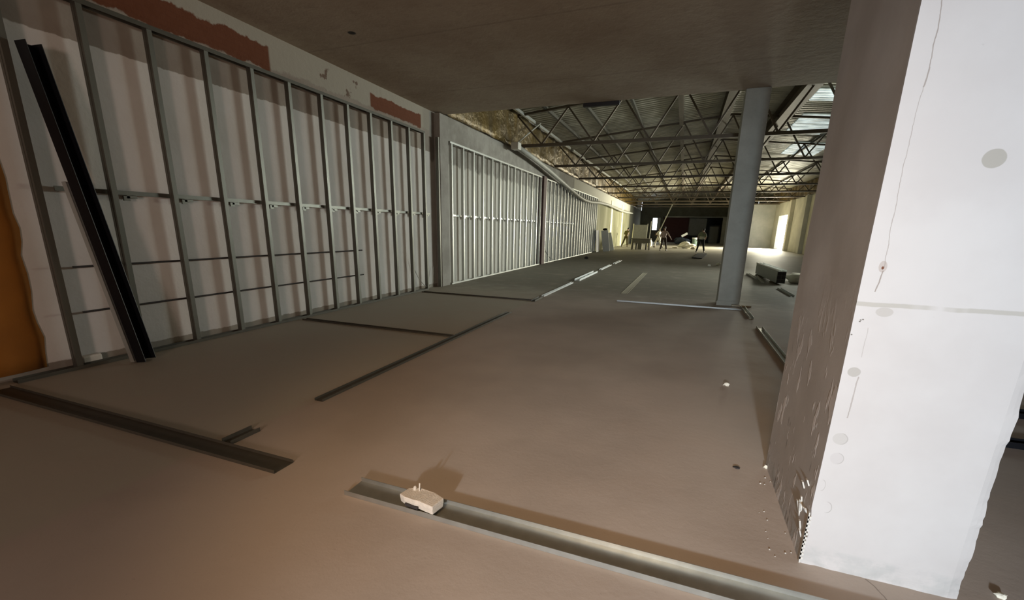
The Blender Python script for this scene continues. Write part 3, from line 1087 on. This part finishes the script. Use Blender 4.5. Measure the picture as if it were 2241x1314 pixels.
leaning_board(-5.28, 30.1, 1.1, 1.42, .10, 'black_steel', 'dark board leaning against the last studs', .05)
b = MB(); b.prof((0, 0, .01), (-.22, 0, 1.42), [(-.23, -.03), (.23, -.03), (.23, .03), (-.23, .03)], (0, 1, 0))
tag(b.build('leaning_board', 'white_sheet', loc=(-4.86, 31.2, 0)), 'white board leaning at an angle, front of the leaning group', 'board', 'boards leaning at the end of the stud wall')
b = MB(); b.prof((0, 0, .01), (-.30, 0, 1.25), [(-.16, -.03), (.16, -.03), (.16, .03), (-.16, .03)], (0, 1, 0))
tag(b.build('leaning_board', 'white_sheet', loc=(-4.75, 33.0, 0)), 'pale board leaning rightmost and farthest of the leaning group', 'board', 'boards leaning at the end of the stud wall')
b = MB(); b.blob((0, 0, 0), (.17, .12, .08), .2, 2, 5)
tag(b.build('rolled_cloth', 'black_matte', loc=(-5.07, 31.3, 1.485)), 'black bundled cloth resting on top of the white leaning board', 'cloth')

# work table
r = empty('work_table', (-3.0, 36.2, 0))
b = MB(); b.box(-.78, .70, -.35, .5, .80, .86)
b.build('table_top', 'plywood', r, bevel=.01)
b = MB(); b.box(-.70, .64, -.30, -.27, .52, .80).box(-.70, .64, .42, .45, .52, .80)
b.build('apron', 'plywood', r)
for x in (-.68, .60):
    for y in (-.28, .42):
        b = MB(); b.bar((x, y, 0), (x * .92, y, .80), .09, .09)
        b.build('leg', 'plywood', r)
b = MB(); b.box(-.25, .05, -.1, .2, .02, .52)
b.build('under_box', 'plywood', r)
b = MB(); b.bar((-.38, .1, 0), (-.38, .1, .6), .1, .1); b.bar((.36, .1, 0), (.36, .1, .6), .1, .1)
b.build('trestle_leg', 'dull_steel', r)
tag(r, 'grey wooden work table standing free on the far floor', 'table')
# bright frame standing behind the table
r = empty('standing_frame', (-4.0, 46.5, 0))
for x in (-.80, .55, .85):
    b = MB(); b.bar((x, 0, 0), (x + .06, 0, 2.35 if x > .6 else 2.1), .07, .07)
    b.build('post', 'post_yellow' if x < 0 else 'grey_wall', r)
b = MB(); b.box(-.75, .55, .02, .06, .15, 2.0)
b.build('panel', 'grey_shutter', r)
tag(r, 'upright frame with a grey panel standing behind the work table', 'frame')
b = MB(); b.blob((0, 0, .33), (.26, .22, .36), .15, 2, 9, flat=-.33)
tag(b.build('white_sack', 'white_sack', loc=(-2.85, 42.9, 0), smooth=True), 'upright white sack right of the work table', 'sack')
# window opening reveal in end wall
b = MB()
b.box(-4.16, -4.10, YE - .05, YE + .02, 1.5, 3.16); b.box(-3.5, -3.1, YE - .05, YE + .02, 1.5, 3.16)
b.box(-4.16, -3.1, YE - .05, YE + .02, 3.1, 3.16); b.box(-4.16, -3.1, YE - .05, YE + .02, 1.5, 1.56)
struct(b.build('window_1', 'grey_wall'))
# grey cabinet like things and heap in the middle
b = MB(); b.blob((0, 0, .24), (.55, .45, .28), .4, 3, 12, flat=-.24)
tag(b.build('sack_pile', 'white_sack', loc=(.25, 42.2, 0), smooth=True), 'crumpled white sacks in a low heap between the two front workers', 'sacks')
lump(.82, 40.4, .16, 'tan_sack', 'tan lump on the floor right of the white sack heap', seed=14)
lump(-.62, 42.0, .17, 'tan_sack', 'low tan lump on the floor left of the white sack heap', seed=15, squash=.35)
b = MB(); b.blob((0, 0, .45), (.75, .5, .38), .3, 3, 20, flat=-.45)
tag(b.build('tarpaulin_heap', 'blue_cloth', loc=(-.1, 51.2, 0), smooth=True), 'dark blue tarpaulin heap behind the white sacks', 'tarpaulin')
b = MB(); b.bar((-.25, 0, 0), (.30, 0, .32), .05, .22)
tag(b.build('polystyrene_sheet', 'white_sheet', loc=(0.05, 50.9, .93)), 'small tilted white sheet lying on the dark tarpaulin heap', 'sheet')
r = empty('waste_bin', (1.12, 50.2, 0))
b = MB(); b.tube([(0, 0, 0), (0, 0, .70)], [.22, .27], 16)
b.build('bin_body', 'green_thing', r)
b = MB(); b.tube([(0, 0, .70), (0, 0, .84)], .275, 16)
b.build('white_load', 'white_sheet', r)
tag(r, 'pale green bin with a white load, left of the vested worker', 'bin')
b = MB(); b.box(-.55, .55, -.25, .25, 0, .05)
tag(b.build('floor_plank', 'plywood', loc=(3.6, 38.3, 0)), 'short dark plank flat on the floor just left of the column', 'plank')
# black sheet / bag before the vested worker
b = MB()
pts = [(.55, 26.9), (1.06, 26.5), (1.50, 31.0), (1.55, 32.9), (.95, 32.4), (.85, 30.0)]
b.quadstrip([[(x, y, .005) for x, y in pts], [(x + .02 * math.sin(y), y, .05) for x, y in pts]])
tag(b.build('black_sheet', 'black_matte'), 'black sheet spread on the floor in front of the vested worker', 'sheet')
b = MB(); b.bar((-2.15, 42.25, 1.15), (-1.13, 40.35, 3.6), .055, .055)
pole = tag(b.build('long_pole', 'pipe'), 'long grey pole slanting up from the white-clothed worker to the roof', 'pole')


# ------------------------------------------------------------ people
def skin_mesh(name, verts, edges, radii, mat, parent, sub=2):
    me = bpy.data.meshes.new(name)
    me.from_pydata(verts, edges, [])
    o = bpy.data.objects.new(name, me)
    COL.objects.link(o)
    me.materials.append(MAT[mat])
    o.parent = parent
    md = o.modifiers.new('skin', 'SKIN')
    md.use_smooth_shade = True
    if not me.skin_vertices:
        me.attributes  # make sure data exists
    sv = me.skin_vertices[0].data if me.skin_vertices else None
    if sv is None:
        return o
    for i, r in enumerate(radii):
        sv[i].radius = (r, r) if not isinstance(r, tuple) else r
        sv[i].use_root = (i == 0)
    ss = o.modifiers.new('sub', 'SUBSURF')
    ss.levels = sub; ss.render_levels = sub
    return o


def person(loc, rz, J, shirt, trousers, label, hair='hair', vest=False):
    """J: joint dictionary in local metres, +y is the way the figure faces"""
    r = empty('person', loc, rz)
    V = []; E = []; Rr = []
    idx = {}

    def add(n, p, rad, parent=None):
        V.append(tuple(p)); Rr.append(rad)
        idx[n] = len(V) - 1
        if parent is not None:
            E.append((idx[parent], idx[n]))

    j = {k: Vector(v) for k, v in J.items()}
    add('pelvis', j['pelvis'], (.13, .10))
    add('belly', j['pelvis'].lerp(j['chest'], .45), (.125, .095), 'pelvis')
    add('chest', j['chest'], (.15, .11), 'belly')
    add('neck0', j['neck'], .06, 'chest')
    hd = j['head'] - j['neck']
    add('neck1', j['neck'] + hd * .3, .052, 'neck0')
    add('jaw', j['neck'] + hd * .55, (.065, .075), 'neck1')
    add('skull', j['head'], (.078, .092), 'jaw')
    add('crown', j['head'] + hd.normalized() * .07, (.06, .07), 'skull')
    for s, sg in (('l', -1), ('r', 1)):
        add('sh' + s, j['chest'] + Vector((sg * .17, 0, .06)), .058, 'chest')
        e = j['elbow_' + s]; w = j['hand_' + s]
        add('el' + s, e, .042, 'sh' + s)
        add('fo' + s, e.lerp(w, .35), .040, 'el' + s)
        add('wr' + s, w, .026, 'fo' + s)
        d = (w - e).normalized()
        side = d.cross(Vector((0, 1, 0)))
        side = side.normalized() if side.length > .1 else Vector((1, 0, 0))
        add('pa' + s, w + d * .06, (.036, .020), 'wr' + s)
        for k, ln in enumerate((.066, .078, .073, .056)):
            o_ = side * (.024 * (1.5 - k) * .75)
            add('f%s%da' % (s, k), w + d * .085 + o_, .0095, 'pa' + s)
            add('f%s%db' % (s, k), w + d * (.085 + ln * .55) + o_ + Vector((0, .006, 0)), .0085, 'f%s%da' % (s, k))
            add('f%s%dc' % (s, k), w + d * (.085 + ln) + o_ + Vector((0, .022, 0)), .0075, 'f%s%db' % (s, k))
        add('t%sa' % s, w + d * .035 + side * .034 + Vector((0, .012, 0)), .010, 'pa' + s)
        add('t%sb' % s, w + d * .075 + side * .045 + Vector((0, .026, 0)), .0085, 't%sa' % s)
        hp = j['pelvis'] + Vector((sg * .09, 0, -.05))
        add('hp' + s, hp, .085, 'pelvis')
        kn = j['knee_' + s]; an = j['foot_' + s]
        add('th' + s, hp.lerp(kn, .5), .075, 'hp' + s)
        add('kn' + s, kn, .055, 'th' + s)
        add('ca' + s, kn.lerp(an, .35), .053, 'kn' + s)
        add('an' + s, an + Vector((0, 0, .09)), .036, 'ca' + s)
        add('he' + s, an + Vector((0, .0, .04)), .034, 'an' + s)
        add('to' + s, an + Vector((0, .15, .030)), (.036, .026), 'he' + s)
    skin_mesh('body', V, E, Rr, 'skin', r, 2)
    # facial features: nose, ears as part of a small child each
    hdn = j['head']
    b = MB(); b.blob(hdn + Vector((0, .095, -.015)), (.013, .02, .02), 0, 1)
    for sg in (-1, 1):
        b.blob(hdn + Vector((sg * .078, 0, -.01)), (.012, .02, .03), 0, 1)
    b.build('nose_and_ears', 'skin', r, smooth=True)
    b = MB()
    for sg in (-1, 1):
        b.blob(hdn + Vector((sg * .032, .083, .012)), (.011, .008, .007), 0, 1)
    b.build('eyes', 'black', r)
    b = MB(); b.blob(hdn + Vector((0, .088, -.055)), (.024, .006, .006), 0, 1)
    b.build('mouth', 'maroon', r)
    b = MB(); b.blob(hdn + Vector((0, -.022, .045)), (.088, .098, .085), .06, 2)
    b.build('hair', hair, r, smooth=True)
    # shirt
    V = []; E = []; Rr = []; idx.clear()
    add('hem', j['pelvis'].lerp(j['chest'], -.22), (.156, .124))
    add('belly', j['pelvis'].lerp(j['chest'], .15), (.152, .120), 'hem')
    add('mid', j['pelvis'].lerp(j['chest'], .5), (.148, .116), 'belly')
    add('chest', j['chest'], (.168, .128), 'mid')
    add('col', j['neck'] + Vector((0, 0, -.015)), .072, 'chest')
    for s, sg in (('l', -1), ('r', 1)):
        add('sh' + s, j['chest'] + Vector((sg * .17, 0, .06)), .074, 'chest')
        e = j['elbow_' + s]; w = j['hand_' + s]
        add('el' + s, e, .056, 'sh' + s)
        if not vest:
            add('fo' + s, e.lerp(w, .25), .052, 'el' + s)
    skin_mesh('shirt', V, E, Rr, shirt, r, 2)
    V = []; E = []; Rr = []; idx.clear()
    add('pelvis', j['pelvis'] + Vector((0, 0, .03)), (.145, .115))
    for s, sg in (('l', -1), ('r', 1)):
        hp = j['pelvis'] + Vector((sg * .09, 0, -.05))
        kn = j['knee_' + s]; an = j['foot_' + s]
        add('hp' + s, hp, .105, 'pelvis')
        add('th' + s, hp.lerp(kn, .5), .092, 'hp' + s)
        add('kn' + s, kn, .072, 'th' + s)
        add('an' + s, an + Vector((0, 0, .10)), .062, 'kn' + s)
    skin_mesh('trousers', V, E, Rr, trousers, r, 2)
    for s in 'lr':
        an = j['foot_' + s]
        b = MB(); b.blob(an + Vector((0, .055, .045)), (.052, .135, .048), 0, 2, flat=-.044)
        b.build('shoe', 'black', r, smooth=True)
    if vest:
        V = []; E = []; Rr = []; idx.clear()
        add('a', j['pelvis'].lerp(j['chest'], -.1), (.170, .138))
        add('b', j['pelvis'].lerp(j['chest'], .5), (.162, .130), 'a')
        add('c', j['chest'] + Vector((0, 0, .03)), (.18, .140), 'b')
        v = skin_mesh('safety_vest', V, E, Rr, 'vest', r, 2)
        for f_ in (.10, .42):
            c = j['pelvis'].lerp(j['chest'], f_)
            b = MB()
            ring = lambda k_, z: [(c.x + .186 * math.cos(a) * k_, c.y + .152 * math.sin(a) * k_, c.z + z) for a in [2 * PI * q / 24 for q in range(24)]]
            b.quadstrip([ring(1, -.035), ring(1, .035)], cap=False)
            so_ = b.build('reflective_band', 'reflective', v, smooth=True)
            so_.modifiers.new('t', 'SOLIDIFY').thickness = .006
    return tag(r, label, 'person')


base = dict(pelvis=(0, 0, .93), chest=(0, .0, 1.28), neck=(0, 0, 1.46), head=(0, .015, 1.62),
            elbow_l=(-.26, -.02, 1.08), hand_l=(-.26, .08, .86), elbow_r=(.26, -.02, 1.08), hand_r=(.26, .08, .86),
            knee_l=(-.12, .02, .50), knee_r=(.12, .02, .50), foot_l=(-.15, 0, 0), foot_r=(.15, 0, 0))

def pose(**k):
    d = dict(base); d.update(k); return d

# olive worker, seen from behind, bending a little toward the wall
person((-4.85, 42.0, 0), math.radians(8),
       pose(pelvis=(0, 0, .90), chest=(.04, .06, 1.26), neck=(.09, .10, 1.43), head=(.14, .14, 1.57),
            elbow_l=(-.18, .18, 1.10), hand_l=(-.06, .40, 1.12), elbow_r=(.26, .16, 1.08), hand_r=(.20, .38, 1.05),
            foot_l=(-.36, -.02, 0), knee_l=(-.2, .08, .47), foot_r=(.14, .06, 0), knee_r=(.10, .10, .48)),
       'olive_cloth', 'olive_trousers', 'person in olive clothes working at the yellow wall, seen from behind')
# white-clothed worker walking with the pole
person((-2.02, 42.3, 0), math.radians(55),
       pose(chest=(0, .05, 1.27), elbow_l=(-.22, .12, 1.12), hand_l=(-.08, .30, 1.22), elbow_r=(.22, .14, 1.10), hand_r=(.06, .30, 1.10),
            foot_l=(-.10, .34, 0), knee_l=(-.10, .28, .48), foot_r=(.12, -.34, 0), knee_r=(.10, .0, .47)),
       'white_cloth', 'white_cloth', 'person in white clothes stepping with a long pole, behind the mauve shirt worker')
# mauve shirt, brown trousers, walking toward the end
person((-1.36, 35.8, 0), math.radians(-6),
       pose(pelvis=(0, 0, .95), chest=(0, .02, 1.31), neck=(0, .02, 1.50), head=(-.01, .04, 1.66),
            elbow_r=(.34, -.05, 1.14), hand_r=(.46, .12, .92), elbow_l=(-.27, .05, 1.08), hand_l=(-.24, .22, .92),
            foot_l=(-.20, .0, 0), foot_r=(.24, -.04, 0), knee_l=(-.13, .05, .50), knee_r=(.16, .04, .50)),
       'mauve_cloth', 'brown_cloth', 'person in mauve shirt and brown trousers standing legs apart, seen from behind')
# safety vest worker
person((1.25, 34.9, 0), math.radians(4),
       pose(pelvis=(-.02, 0, .92), chest=(.0, .05, 1.27), neck=(.03, .08, 1.44), head=(.05, .14, 1.56),
            elbow_l=(-.28, .05, 1.10), hand_l=(-.30, .20, .90), elbow_r=(.27, .10, 1.10), hand_r=(.24, .30, .95),
            foot_l=(-.30, -.05, 0), knee_l=(-.2, .03, .48), foot_r=(.22, .05, 0), knee_r=(.14, .08, .49)),
       'vest', 'black_cloth', 'person in safety vest with two pale bands and black trousers', vest=True)
